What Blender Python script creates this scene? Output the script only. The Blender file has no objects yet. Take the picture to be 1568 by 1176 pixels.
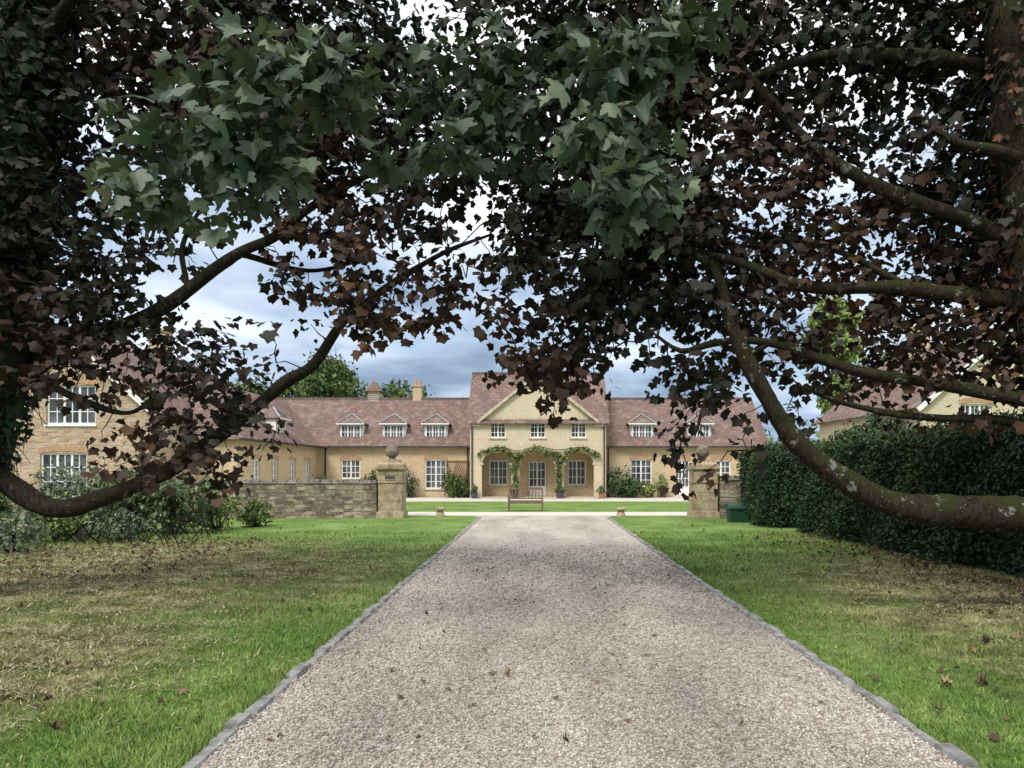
import bpy, math, random
import numpy as np
from mathutils import Matrix, Vector
random.seed(7); rng = np.random.default_rng(11)
S = bpy.context.scene
COL = S.collection
S.view_settings.view_transform='Standard'
try: S.view_settings.look='None'
except: pass
S.view_settings.exposure=0

# ---------------------------------------------------------------- materials
def newmat(name, rough=0.8, spec=0.3):
    m=bpy.data.materials.new(name); m.use_nodes=True
    nt=m.node_tree; b=nt.nodes['Principled BSDF']
    b.inputs['Roughness'].default_value=rough
    b.inputs['Specular IOR Level'].default_value=spec
    return m,nt,b
def N(nt,t,**k):
    n=nt.nodes.new(t)
    for a,v in k.items(): setattr(n,a,v)
    return n
def ramp(nt,fac,stops):
    r=N(nt,'ShaderNodeValToRGB'); e=r.color_ramp.elements
    while len(e)<len(stops): e.new(0.5)
    for i,(p,c) in enumerate(stops):
        e[i].position=p; e[i].color=(*c,1)
    nt.links.new(fac,r.inputs[0]); return r.outputs[0]
def noise(nt,scale,detail=4,vec=None,rough=0.55):
    n=N(nt,'ShaderNodeTexNoise'); n.inputs['Scale'].default_value=scale
    n.inputs['Detail'].default_value=min(detail,4); n.inputs['Roughness'].default_value=rough
    if vec is None:
        g=N(nt,'ShaderNodeNewGeometry'); vec=g.outputs['Position']
    nt.links.new(vec,n.inputs['Vector']); return n.outputs['Fac']
def mixc(nt,fac,a,b,mode='MIX'):
    m=N(nt,'ShaderNodeMix',data_type='RGBA',blend_type=mode)
    for s,v in ((0,fac),(6,a),(7,b)):
        if hasattr(v,'is_output'): nt.links.new(v,m.inputs[s])
        elif s==0: m.inputs[0].default_value=v
        else: m.inputs[s].default_value=(*v,1)
    return m.outputs[2]
def math_(nt,op,a,b=0.0,c=0.0,clamp=False):
    m=N(nt,'ShaderNodeMath',operation=op); m.use_clamp=clamp
    for i,v in enumerate((a,b,c)):
        if hasattr(v,'is_output'): nt.links.new(v,m.inputs[i])
        else: m.inputs[i].default_value=v
    return m.outputs[0]
def bump(nt,b,h,strength=0.4,dist=0.02):
    n=N(nt,'ShaderNodeBump'); n.inputs['Strength'].default_value=strength; n.inputs['Distance'].default_value=dist
    nt.links.new(h,n.inputs['Height']); nt.links.new(n.outputs[0],b.inputs['Normal'])
def simple(name,c,rough=0.7,var=0.25,scale=6,spec=0.3,bmp=0.0):
    m,nt,b=newmat(name,rough,spec)
    f=noise(nt,scale,6)
    c0=tuple(x*(1-var) for x in c); c1=tuple(min(1,x*(1+var)) for x in c)
    nt.links.new(ramp(nt,f,[(0.3,c0),(0.7,c1)]),b.inputs['Base Color'])
    if bmp: bump(nt,b,noise(nt,scale*6,5),bmp,0.01)
    return m
def wallvec(nt):
    g=N(nt,'ShaderNodeNewGeometry')
    sp=N(nt,'ShaderNodeSeparateXYZ'); nt.links.new(g.outputs['Position'],sp.inputs[0])
    sn=N(nt,'ShaderNodeSeparateXYZ'); nt.links.new(g.outputs['True Normal'],sn.inputs[0])
    ax=math_(nt,'ABSOLUTE',sn.outputs[0]); ay=math_(nt,'ABSOLUTE',sn.outputs[1])
    k=math_(nt,'GREATER_THAN',ax,ay)
    dx=math_(nt,'SUBTRACT',sp.outputs[1],sp.outputs[0])
    u=math_(nt,'MULTIPLY_ADD',dx,k,sp.outputs[0])
    cb=N(nt,'ShaderNodeCombineXYZ'); nt.links.new(u,cb.inputs[0]); nt.links.new(sp.outputs[2],cb.inputs[1])
    return cb.outputs[0]
def masonry(name,c1,c2,mort,bw,rh,tint=(0.5,0.27,0.12),tamt=0.5,dark=(0.12,0.1,0.08),damt=0.5,bs=0.5,msz=0.012,wob=0.03,rough=0.9):
    m,nt,b=newmat(name,rough,0.15)
    v=wallvec(nt)
    nn=N(nt,'ShaderNodeTexNoise'); nn.inputs['Scale'].default_value=3; nt.links.new(v,nn.inputs['Vector'])
    vm=N(nt,'ShaderNodeVectorMath',operation='MULTIPLY_ADD'); nt.links.new(nn.outputs['Color'],vm.inputs[0]); vm.inputs[1].default_value=(wob,wob,0); nt.links.new(v,vm.inputs[2])
    br=N(nt,'ShaderNodeTexBrick'); nt.links.new(vm.outputs[0],br.inputs['Vector'])
    br.inputs['Color1'].default_value=(*c1,1); br.inputs['Color2'].default_value=(*c2,1); br.inputs['Mortar'].default_value=(*mort,1)
    br.inputs['Scale'].default_value=1; br.inputs['Brick Width'].default_value=bw; br.inputs['Row Height'].default_value=rh
    br.inputs['Mortar Size'].default_value=msz; br.inputs['Mortar Smooth'].default_value=0.3; br.inputs['Bias'].default_value=0
    c=br.outputs['Color']
    f=noise(nt,0.9,5); f=math_(nt,'MULTIPLY',ramp(nt,f,[(0.45,(0,0,0)),(0.7,(1,1,1))]),tamt)
    c=mixc(nt,f,c,tint)
    f=noise(nt,2.3,8,rough=0.7); f=math_(nt,'MULTIPLY',ramp(nt,f,[(0.48,(0,0,0)),(0.72,(1,1,1))]),damt)
    c=mixc(nt,f,c,dark)
    f=ramp(nt,noise(nt,14,6),[(0.3,(0.75,0.75,0.75)),(0.7,(1.2,1.2,1.2))])
    c=mixc(nt,1.0,c,f,'MULTIPLY')
    nt.links.new(c,b.inputs['Base Color'])
    h=math_(nt,'SUBTRACT',noise(nt,18,6),br.outputs['Fac'])
    bump(nt,b,h,bs,0.02)
    return m
def rubble(name,stops,mort,dark,damt,sx=2.9,sz=8.5,joint=0.06,bs=1.0):
    m,nt,b=newmat(name,.95,.15); v=wallvec(nt)
    mp=N(nt,'ShaderNodeMapping'); mp.inputs['Scale'].default_value=(sx,sz,1); nt.links.new(v,mp.inputs[0])
    vo=N(nt,'ShaderNodeTexVoronoi',distance='CHEBYCHEV'); vo.inputs['Scale'].default_value=1; vo.inputs['Randomness'].default_value=.6; nt.links.new(mp.outputs[0],vo.inputs['Vector'])
    sc=N(nt,'ShaderNodeSeparateColor'); nt.links.new(vo.outputs['Color'],sc.inputs[0])
    c=ramp(nt,sc.outputs[0],stops); e=ramp(nt,vo.outputs['Distance'],[(.40,(0,0,0)),(.56,(1,1,1))])
    c=mixc(nt,e,c,mort)
    c=mixc(nt,math_(nt,'MULTIPLY',ramp(nt,noise(nt,1.7,8,rough=.7),[(.42,(0,0,0)),(.62,(1,1,1))]),damt),c,dark)
    c=mixc(nt,1,c,ramp(nt,noise(nt,16,6,rough=.7),[(.3,(.65,.65,.65)),(.7,(1.3,1.3,1.3))]),'MULTIPLY')
    nt.links.new(c,b.inputs['Base Color'])
    bump(nt,b,math_(nt,'SUBTRACT',noise(nt,14,6,rough=.7),e),bs,.025); return m
M_stone=masonry('sandstone',(0.62,0.50,0.32),(0.54,0.425,0.26),(0.55,0.46,0.32),0.42,0.17,tint=(0.58,0.39,0.21),tamt=0.45,dark=(0.44,0.35,0.24),damt=0.5,wob=.06)
M_cream=masonry('render_stone',(0.65,0.56,0.41),(0.60,0.51,0.36),(0.59,0.51,0.38),0.5,0.22,tint=(0.60,0.47,0.29),tamt=0.35,dark=(0.48,0.40,0.29),damt=0.4,bs=0.25,wob=.05)
M_rubble=rubble('old_rubble_stone',[(0,(0.17,0.14,0.11)),(.35,(0.30,0.25,0.185)),(.7,(0.39,0.325,0.235)),(1,(0.50,0.42,0.32))],(0.21,0.17,0.125),(0.085,0.075,0.06),.7,3.0,8.0)
M_redbrick=rubble('orange_rubble_stone',[(0,(0.40,0.26,0.17)),(.35,(0.52,0.38,0.24)),(.7,(0.57,0.45,0.31)),(1,(0.52,0.46,0.38))],(0.48,0.40,0.29),(0.38,0.29,0.21),.45,3.4,7.5)
M_tile=masonry('clay_roof_tiles',(0.27,0.165,0.135),(0.19,0.125,0.11),(0.10,0.07,0.06),0.19,0.11,tint=(0.15,0.125,0.105),tamt=0.75,dark=(0.43,0.38,0.35),damt=0.5,bs=0.8,msz=0.01,wob=0.02)
M_lintel=simple('brick_lintel',(0.45,0.27,0.16),0.9,0.3,12)
M_coping=simple('stone_coping',(0.50,0.43,0.32),0.9,0.3,5,bmp=0.3)
M_dcoping=simple('weathered_coping',(0.17,0.15,0.125),0.95,0.5,6,bmp=0.5)
M_pier=masonry('pier_ashlar',(0.44,0.365,0.25),(0.36,0.29,0.19),(0.27,0.22,0.15),0.6,0.3,tamt=0.2,dark=(0.11,0.095,0.07),damt=0.9,bs=0.4)
M_ball=simple('weathered_ball_stone',(0.19,0.155,0.12),0.95,0.5,9,bmp=0.5)
M_white=simple('white_paint',(0.82,0.81,0.78),0.5,0.04,3)
M_lead=simple('lead_flashing',(0.34,0.35,0.37),0.6,0.2,5)
M_dark=simple('dark_gutter',(0.05,0.045,0.045),0.6,0.2,5)
M_wood=simple('bench_wood',(0.17,0.115,0.08),0.75,0.3,14,bmp=0.2)
M_trellis=simple('trellis_wood',(0.25,0.13,0.07),0.8,0.2,14)
M_terra=simple('terracotta_pot',(0.35,0.16,0.09),0.85,0.2,8)
M_slate=simple('dark_planter',(0.07,0.07,0.08),0.6,0.2,8)
M_kerb=simple('kerb_stone',(0.26,0.26,0.255),0.9,0.5,7,bmp=0.4)
M_bin=simple('green_plastic',(0.015,0.06,0.035),0.5,0.15,3)
M_pale=simple('pale_gravel',(0.58,0.54,0.48),0.95,0.12,30,bmp=0.3)
def glassmat():
    m,nt,b=newmat('window_glass',0.06,0.6)
    nt.links.new(ramp(nt,noise(nt,1.1,2),[(0.35,(0.03,0.035,0.04)),(0.7,(0.16,0.17,0.18))]),b.inputs['Base Color']); return m
M_glass=glassmat()
def barkmat(name,c0,c1,moss=0.4,lichen=0.15):
    m,nt,b=newmat(name,0.95,0.1)
    g=N(nt,'ShaderNodeNewGeometry')
    mp=N(nt,'ShaderNodeMapping'); mp.inputs['Scale'].default_value=(1,1,0.35); nt.links.new(g.outputs['Position'],mp.inputs[0])
    f=noise(nt,22,8,mp.outputs[0],0.7)
    c=ramp(nt,f,[(0.3,c0),(0.7,c1)])
    sn=N(nt,'ShaderNodeSeparateXYZ'); nt.links.new(g.outputs['Normal'],sn.inputs[0])
    up=math_(nt,'MULTIPLY_ADD',sn.outputs[2],0.6,0.3,clamp=True)
    mf=math_(nt,'MULTIPLY',ramp(nt,noise(nt,2.5,6),[(0.38,(0,0,0)),(0.56,(1,1,1))]),up)
    c=mixc(nt,math_(nt,'MULTIPLY',mf,moss*2,clamp=True),c,(0.045,0.06,0.012))
    lf=ramp(nt,noise(nt,6,7,rough=0.8),[(0.60,(0,0,0)),(0.64,(1,1,1))])
    c=mixc(nt,math_(nt,'MULTIPLY',lf,lichen),c,(0.42,0.42,0.38))
    nt.links.new(c,b.inputs['Base Color']); bump(nt,b,f,1.0,0.05); return m
M_barkL=barkmat('maple_bark',(0.010,0.008,0.007),(0.055,0.044,0.034),0.2,0.12)
M_barkR=barkmat('mossy_maple_bark',(0.011,0.009,0.007),(0.062,0.047,0.036),0.45,0.5)
M_twig=simple('twig_bark',(0.018,0.014,0.012),0.9,0.3,8)
def leafmat(name,stops,rough=0.5,trans=0.35,tcol=(0.2,0.12,0.04)):
    m,nt,b=newmat(name,rough,0.3)
    a=N(nt,'ShaderNodeAttribute',attribute_name='tint')
    c=ramp(nt,a.outputs['Fac'],stops)
    nt.links.new(c,b.inputs['Base Color'])
    if trans>0:
        t=N(nt,'ShaderNodeBsdfTranslucent'); nt.links.new(mixc(nt,0.5,c,tcol),t.inputs[0])
        ms=N(nt,'ShaderNodeMixShader'); ms.inputs[0].default_value=trans
        nt.links.new(b.outputs[0],ms.inputs[1]); nt.links.new(t.outputs[0],ms.inputs[2])
        nt.links.new(ms.outputs[0],nt.nodes['Material Output'].inputs[0])
    return m
M_leafD=leafmat('copper_maple_leaf',[(0,(0.009,0.014,0.009)),(0.3,(0.017,0.023,0.013)),(0.48,(0.022,0.019,0.013)),(0.72,(0.040,0.021,0.014)),(0.9,(0.078,0.037,0.017)),(1,(0.13,0.07,0.025))],0.65,0)  # copper tones darkened to stand in for shade from the crown overhead
M_leafF=leafmat('green_maple_leaf',[(0,(0.016,0.030,0.018)),(0.35,(0.042,0.070,0.042)),(0.7,(0.095,0.135,0.085)),(0.93,(0.20,0.235,0.14)),(1,(0.13,0.07,0.035))],0.45,0.2,(0.12,0.15,0.04))
M_leafB=leafmat('broad_leaf_green',[(0,(0.03,0.06,0.015)),(0.5,(0.07,0.12,0.03)),(1,(0.15,0.20,0.055))],0.6,0,)
M_leafY=leafmat('lime_leaf',[(0,(0.10,0.15,0.04)),(0.5,(0.2,0.27,0.08)),(1,(0.32,0.36,0.14))],0.6,0)
M_leafH=leafmat('yew_hedge_leaf',[(0,(0.008,0.018,0.008)),(0.5,(0.022,0.05,0.018)),(1,(0.06,0.10,0.035))],0.6,0)
M_leafS=leafmat('shrub_leaf',[(0,(0.02,0.05,0.02)),(0.5,(0.06,0.105,0.035)),(1,(0.17,0.21,0.09))],0.5,0)
M_leafG=leafmat('grey_shrub_leaf',[(0,(0.04,0.065,0.035)),(0.5,(0.10,0.14,0.08)),(1,(0.28,0.33,0.22))],0.55,0)
M_leafR=leafmat('russet_leaf',[(0,(0.04,0.02,0.015)),(0.5,(0.11,0.045,0.02)),(1,(0.2,0.09,0.04))],0.6,0)
M_flower=leafmat('flower_petal',[(0,(0.5,0.12,0.2)),(0.5,(0.6,0.2,0.3)),(1,(0.75,0.6,0.6))],0.6,0)
M_fallen=leafmat('fallen_leaf',[(0,(0.05,0.035,0.025)),(0.5,(0.14,0.085,0.05)),(1,(0.34,0.25,0.14))],0.8,0)
M_straw=leafmat('cut_straw',[(0,(0.12,0.10,0.05)),(0.5,(0.30,0.26,0.14)),(1,(0.52,0.47,0.30))],0.8,0)
# grass
def dryfac(nt):
    g=N(nt,'ShaderNodeNewGeometry'); fs=[]
    for (cx,cy,sx,sy) in ((-8.0,12.0,5.6,5.0),(7.0,9.0,3.4,5.5),(-5.2,6.3,1.9,2.4)):
        mp=N(nt,'ShaderNodeMapping'); mp.inputs['Location'].default_value=(-cx/sx,-cy/sy,0); mp.inputs['Scale'].default_value=(1/sx,1/sy,0)
        nt.links.new(g.outputs['Position'],mp.inputs[0])
        ln=N(nt,'ShaderNodeVectorMath',operation='LENGTH'); nt.links.new(mp.outputs[0],ln.inputs[0])
        fs.append(math_(nt,'SUBTRACT',1.3,ln.outputs['Value'],clamp=True))
    f=math_(nt,'MAXIMUM',math_(nt,'MAXIMUM',fs[0],fs[1]),fs[2])
    n1=noise(nt,0.9,6)
    return math_(nt,'MULTIPLY',f,ramp(nt,n1,[(0.3,(0.35,0.35,0.35)),(0.55,(1.9,1.9,1.9))]),clamp=True)
def grasscol(nt):
    c=ramp(nt,noise(nt,0.6,7,rough=0.7),[(0.3,(0.105,0.18,0.042)),(0.5,(0.17,0.26,0.064)),(0.72,(0.28,0.36,0.12))])
    c2=ramp(nt,noise(nt,9,6,rough=0.75),[(0.3,(0.5,0.55,0.5)),(0.7,(1.3,1.3,1.4))])
    c=mixc(nt,1,c,c2,'MULTIPLY')
    d=dryfac(nt)
    g=N(nt,'ShaderNodeNewGeometry'); mp=N(nt,'ShaderNodeMapping'); mp.inputs['Scale'].default_value=(.8,1.1,1); nt.links.new(g.outputs['Position'],mp.inputs[0])
    dc=ramp(nt,noise(nt,1.9,7,mp.outputs[0],0.85),[(0.36,(0.07,0.058,0.03)),(0.48,(0.20,0.18,0.085)),(0.62,(0.46,0.42,0.25))])
    return mixc(nt,math_(nt,'MULTIPLY',d,0.88),c,dc)
m,nt,b=newmat('lawn_grass',0.95,0.1); nt.links.new(grasscol(nt),b.inputs['Base Color']); bump(nt,b,noise(nt,45,5,rough=0.8),0.8,0.03); M_lawn=m
m,nt,b=newmat('grass_blade',0.6,0.2)
a=N(nt,'ShaderNodeAttribute',attribute_name='tint')
nt.links.new(mixc(nt,1,grasscol(nt),ramp(nt,a.outputs['Fac'],[(0,(0.65,0.7,0.6)),(0.85,(1.4,1.35,1.25)),(1,(2.2,1.8,1.7))]),'MULTIPLY'),b.inputs['Base Color']); M_blade=m
# gravel
def drivevar(nt,c):
    g=N(nt,'ShaderNodeNewGeometry'); mp=N(nt,'ShaderNodeMapping'); mp.inputs['Scale'].default_value=(1,.3,1); nt.links.new(g.outputs['Position'],mp.inputs[0])
    return mixc(nt,1,c,ramp(nt,noise(nt,1.0,6,mp.outputs[0]),[(0.32,(0.72,0.71,0.70)),(0.62,(1.1,1.09,1.07))]),'MULTIPLY')
m,nt,b=newmat('drive_gravel',0.95,0.15)
g=N(nt,'ShaderNodeNewGeometry')
v=N(nt,'ShaderNodeTexVoronoi'); v.inputs['Scale'].default_value=42; nt.links.new(g.outputs['Position'],v.inputs['Vector'])
sp=N(nt,'ShaderNodeSeparateColor'); nt.links.new(v.outputs['Color'],sp.inputs[0])
c=ramp(nt,sp.outputs[0],[(0,(0.28,0.24,0.205)),(0.35,(0.41,0.365,0.325)),(0.7,(0.50,0.46,0.415)),(1,(0.63,0.595,0.555))])
c=drivevar(nt,c)
c=mixc(nt,1,c,ramp(nt,noise(nt,18,4,rough=0.7),[(0.3,(0.75,0.75,0.75)),(0.7,(1.18,1.18,1.18))]),'MULTIPLY')
nt.links.new(c,b.inputs['Base Color']); bump(nt,b,math_(nt,'MULTIPLY',v.outputs['Distance'],-1.0),0.8,0.015); M_gravel=m
m,nt,b=newmat('pebble',0.9,0.12)
a=N(nt,'ShaderNodeAttribute',attribute_name='tint')
c=ramp(nt,a.outputs['Fac'],[(0,(0.22,0.18,0.155)),(0.4,(0.39,0.345,0.30)),(0.75,(0.48,0.44,0.395)),(1,(0.61,0.58,0.535))])
nt.links.new(drivevar(nt,c),b.inputs['Base Color']); M_pebble=m

# ---------------------------------------------------------------- mesh helpers
def link(o,parent=None):
    COL.objects.link(o)
    if parent: o.parent=parent
    return o
def empty(name,loc=(0,0,0)):
    e=bpy.data.objects.new(name,None); e.empty_display_size=0.3; COL.objects.link(e); return e
class MB:
    def __init__(s): s.v=[];s.f=[];s.m=[];s.M=None
    def add(s,vs,fs,m=0):
        o=len(s.v)
        for p in vs:
            p=Vector(p)
            if s.M is not None: p=s.M@p
            s.v.append(tuple(p))
        for f in fs: s.f.append([i+o for i in f]); s.m.append(m)
    def poly(s,*vs,m=0): s.add(vs,[list(range(len(vs)))],m)
    def box(s,x0,x1,y0,y1,z0,z1,m=0):
        s.add([(x0,y0,z0),(x1,y0,z0),(x1,y1,z0),(x0,y1,z0),(x0,y0,z1),(x1,y0,z1),(x1,y1,z1),(x0,y1,z1)],
              [(0,3,2,1),(4,5,6,7),(0,1,5,4),(1,2,6,5),(2,3,7,6),(3,0,4,7)],m)
    def frustum(s,cx,cy,z0,z1,w0,d0,w1,d1,m=0):
        a=[(cx-w0/2,cy-d0/2,z0),(cx+w0/2,cy-d0/2,z0),(cx+w0/2,cy+d0/2,z0),(cx-w0/2,cy+d0/2,z0)]
        b=[(cx-w1/2,cy-d1/2,z1),(cx+w1/2,cy-d1/2,z1),(cx+w1/2,cy+d1/2,z1),(cx-w1/2,cy+d1/2,z1)]
        s.add(a+b,[(0,3,2,1),(4,5,6,7),(0,1,5,4),(1,2,6,5),(2,3,7,6),(3,0,4,7)],m)
    def beam(s,p,q,w,h,m=0):
        p=Vector(p);q=Vector(q);d=(q-p).normalized()
        up=Vector((0,0,1)) if abs(d.z)<0.95 else Vector((0,1,0))
        r=d.cross(up).normalized();u=r.cross(d)
        vs=[]
        for c in (p,q):
            for a,b in ((-1,-1),(1,-1),(1,1),(-1,1)): vs.append(c+r*a*w/2+u*b*h/2)
        s.add(vs,[(0,1,2,3),(7,6,5,4),(0,4,5,1),(1,5,6,2),(2,6,7,3),(3,7,4,0)],m)
    def lathe(s,cx,cy,prof,n=20,m=0):
        vs=[];k=len(prof)
        for i in range(n):
            a=2*math.pi*i/n
            for r,z in prof: vs.append((cx+r*math.cos(a),cy+r*math.sin(a),z))
        fs=[]
        for i in range(n):
            j=(i+1)%n
            for t in range(k-1): fs.append((i*k+t,j*k+t,j*k+t+1,i*k+t+1))
        s.add(vs,fs,m)
    def build(s,name,mats,parent=None,smooth=False):
        me=bpy.data.meshes.new(name); me.from_pydata(s.v,[],s.f)
        for mt in mats: me.materials.append(mt)
        me.polygons.foreach_set('material_index',s.m)
        if smooth: me.polygons.foreach_set('use_smooth',[True]*len(s.f))
        me.update(); return link(bpy.data.objects.new(name,me),parent)
def np_mesh(name,V,F,mat,parent=None,tint=None,smooth=False):
    me=bpy.data.meshes.new(name); V=np.asarray(V,dtype=np.float32); F=np.asarray(F,dtype=np.int32)
    nf,k=F.shape
    me.vertices.add(len(V)); me.vertices.foreach_set('co',V.ravel())
    me.loops.add(nf*k); me.loops.foreach_set('vertex_index',F.ravel())
    me.polygons.add(nf); me.polygons.foreach_set('loop_start',np.arange(nf,dtype=np.int32)*k)
    if smooth: me.polygons.foreach_set('use_smooth',np.ones(nf,dtype=bool))
    me.update(calc_edges=True)
    if tint is not None:
        a=me.attributes.new('tint','FLOAT','POINT'); a.data.foreach_set('value',np.asarray(tint,dtype=np.float32))
    me.materials.append(mat); me.validate()
    return link(bpy.data.objects.new(name,me),parent)
def unit(a): return a/np.maximum(np.linalg.norm(a,axis=1,keepdims=True),1e-6)
# palmate five-lobed maple leaf, folded on its midrib
_h=[(0.10,-0.07),(0.34,-0.09),(0.57,0.05),(0.46,0.19),(0.64,0.33),(0.70,0.60),(0.47,0.60),(0.28,0.56),(0.26,0.76)]
_z=[.0,.05,.12,.02,.08,.14,.05,.0,.03]
MAPLE=np.array([(0,0,0)]+[(x,y,z) for (x,y),z in zip(_h,_z)]+[(0,1.02,-0.08)]+[(-x,y,z) for (x,y),z in zip(_h[::-1],_z[::-1])])
MAPLE_F=np.array([[0]+list(range(1,11)),[0]+list(range(10,20))])
_h2=[(0.30,-0.08),(0.57,0.06),(0.50,0.24),(0.68,0.55),(0.36,0.62)]
MAPLE2=np.array([(0,0,0)]+[(x,y,.1*x) for (x,y) in _h2]+[(0,1.0,-0.08)]+[(-x,y,.1*x) for (x,y) in _h2[::-1]])
MAPLE2_F=np.array([[0]+list(range(1,7)),[0]+list(range(6,12))])
OVAL=np.array([(0,0,0),(0.28,0.4,0.06),(0,1,-0.05),(-0.28,0.4,0.06)]); OVAL_F=np.array([[0,1,2,3]])
def leaves(pos,size,direc,nrm,T=MAPLE,TF=MAPLE_F):
    d=unit(direc); n=nrm-(nrm*d).sum(1,keepdims=True)*d; n=unit(n); r=np.cross(d,n)
    asp=1+.15*rng.normal(size=(len(pos),1,1)).clip(-1.5,1.5); cup=1+1.6*rng.normal(size=(len(pos),1,1))
    V=pos[:,None,:]+size[:,None,None]*(T[None,:,0:1]*asp*r[:,None,:]+T[None,:,1:2]*d[:,None,:]+T[None,:,2:3]*cup*n[:,None,:])
    k=len(T); F=(TF[None]+np.arange(len(pos))[:,None,None]*k).reshape(-1,TF.shape[1])
    return V.reshape(-1,3),F,k
def cloud(name,blobs,n,size,mat,parent=None,shell=0.55,flat=False,T=OVAL,TF=OVAL_F,clump=0.3):
    """leaf mass spread through a set of ellipsoids (cx,cy,cz,rx,ry,rz)"""
    bl=np.array(blobs,float); w=bl[:,3]*bl[:,4]*bl[:,5]; w=w**(2/3); w/=w.sum()
    nc=max(8,n//14); idx=rng.choice(len(bl),nc,p=w)
    u=unit(rng.normal(size=(nc,3))); rad=(shell+(1-shell)*rng.random(nc)**0.6)*(1+0.14*rng.normal(size=nc))
    c=bl[idx,:3]+u*rad[:,None]*bl[idx,3:]
    ct=rng.random(nc)
    k=rng.integers(0,nc,n); R=bl[idx[k],3:].mean(1,keepdims=True)*clump
    p=c[k]+rng.normal(size=(n,3))*R*0.5
    p[:,2]=np.maximum(p[:,2],0.02)
    out=unit(p-bl[idx[k],:3])
    V,F,kk=leaves(p,size*(0.6+0.8*rng.random(n)),rng.normal(size=(n,3))+np.array([0,0,-0.5]),out*0.9+rng.normal(size=(n,3))*0.6+np.array([0,0,0.5]),T,TF)
    t=np.clip(0.55*ct[k]+0.45*rng.random(n)+0.15*out[:,2],0,1)
    return np_mesh(name,V,F,mat,parent,np.repeat(t,kk))
def catmull(P,step=0.12):
    P=np.array(P,float); Q=np.vstack([2*P[0]-P[1],P,2*P[-1]-P[-2]]); out=[]
    for i in range(1,len(Q)-2):
        n=max(2,int(np.linalg.norm(Q[i+1,:3]-Q[i,:3])/step))
        for t in np.linspace(0,1,n,endpoint=False):
            out.append(0.5*((2*Q[i])+(-Q[i-1]+Q[i+1])*t+(2*Q[i-1]-5*Q[i]+4*Q[i+1]-Q[i+2])*t*t+(-Q[i-1]+3*Q[i]-3*Q[i+1]+Q[i+2])*t**3))
    out.append(Q[-2]); return np.array(out)
class Tubes:
    def __init__(s): s.V=[];s.F=[];s.n=0
    def tube(s,C,sides=10,rough=0.06,kn=0.0):
        C=np.array(C,float); n=len(C); P=C[:,:3]; R=C[:,3]
        T=np.gradient(P,axis=0); T=unit(T)
        up=np.array([0,1.0,0]) if abs(T[0,1])<0.9 else np.array([1.0,0,0])
        A=unit(np.cross(T,up)); B=np.cross(T,A)
        a=np.linspace(0,2*np.pi,sides,endpoint=False)
        rr=R[:,None]*(1+rough*rng.normal(size=(n,sides)))
        if kn>0: rr*= (1+kn*np.sin(3*a[None]+rng.random()*6+0.3*np.arange(n)[:,None]))
        V=P[:,None]+rr[...,None]*(np.cos(a)[None,:,None]*A[:,None]+np.sin(a)[None,:,None]*B[:,None])
        i=np.arange(n-1)[:,None]*sides; j=np.arange(sides)[None]; j2=(j+1)%sides
        F=np.stack([i+j,i+j2,i+sides+j2,i+sides+j],-1).reshape(-1,4)+s.n
        s.V.append(V.reshape(-1,3)); s.F.append(F); s.n+=n*sides
    def build(s,name,mat,parent=None):
        return np_mesh(name,np.vstack(s.V),np.vstack(s.F),mat,parent,smooth=True)

# ---------------------------------------------------------------- ground
mb=MB(); mb.poly((-500,-300,0),(500,-300,0),(500,900,0),(-500,900,0)); mb.build('ground_lawn',[M_lawn])
DL,DR=-1.92,2.41
mb=MB(); mb.poly((DL,-30,.006),(DR,-30,.006),(DR,25.6,.006),(DR+.25,26.4,.006),(DR+.9,26.9,.006),(DL-.9,26.9,.006),(DL-.25,26.4,.006),(DL,25.6,.006)); mb.build('gravel_drive',[M_gravel])
mb=MB(); mb.poly((-22,26.9,.005),(18,26.9,.005),(18,29.2,.005),(-22,29.2,.005)); mb.build('cross_drive',[M_pale])
mb=MB(); mb.poly((-13,38.6,.005),(16,38.6,.005),(16,44.4,.005),(-13,44.4,.005))
mb.poly((-14,29.2,.005),(-9.5,29.2,.005),(-9.5,38.6,.005),(-14,38.6,.005)); mb.build('terrace_path',[M_pale])
mb=MB()
for X,sg in ((DL,-1),(DR,1)):
    y=-8
    while y<25.5:
        L=random.uniform(.22,.42); j=random.uniform(-.018,.018); h=.028+random.uniform(-.016,.014)
        x0,x1=sorted((X+j,X+sg*(.11+random.uniform(-.015,.015))+j))
        mb.frustum((x0+x1)/2,y+L/2,-.02,h,(x1-x0),L-.012,(x1-x0)-.035,L-.05); y+=L
mb.build('drive_edging_kerb',[M_kerb])
n=75000
py=3.2*np.exp(rng.random(n)*math.log(17/3.2)); ok=rng.random(n)<np.clip((17-py)/11,0,1); py=py[ok]; n=len(py)
px=DL-.06+(DR-DL+.12)*rng.random(n)
O=np.array([(1,0,0),(0,1,0),(-1,0,0),(0,-1,0),(0,0,1),(0,0,-1)],float); OF=np.array([(0,1,4),(1,2,4),(2,3,4),(3,0,4),(1,0,5),(2,1,5),(3,2,5),(0,3,5)])
s=(.005+.008*rng.random(n))*(1+.05*py)
V=O[None]*(1+.3*rng.normal(size=(n,6,1)).clip(-1.5,1.5)); V=V*s[:,None,None]*np.stack([np.ones(n),.75+.4*rng.random(n),.5+.3*rng.random(n)],1)[:,None,:]
a=rng.random(n)*6.28; ca,sa=np.cos(a)[:,None],np.sin(a)[:,None]
V=np.stack([V[...,0]*ca-V[...,1]*sa,V[...,0]*sa+V[...,1]*ca,V[...,2]],-1)+np.stack([px,py,.006+s*.25],1)[:,None,:]
np_mesh('gravel_stones',V.reshape(-1,3),(OF[None]+6*np.arange(n)[:,None,None]).reshape(-1,3),M_pebble,tint=np.repeat(rng.random(n),6))
n=270000
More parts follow.
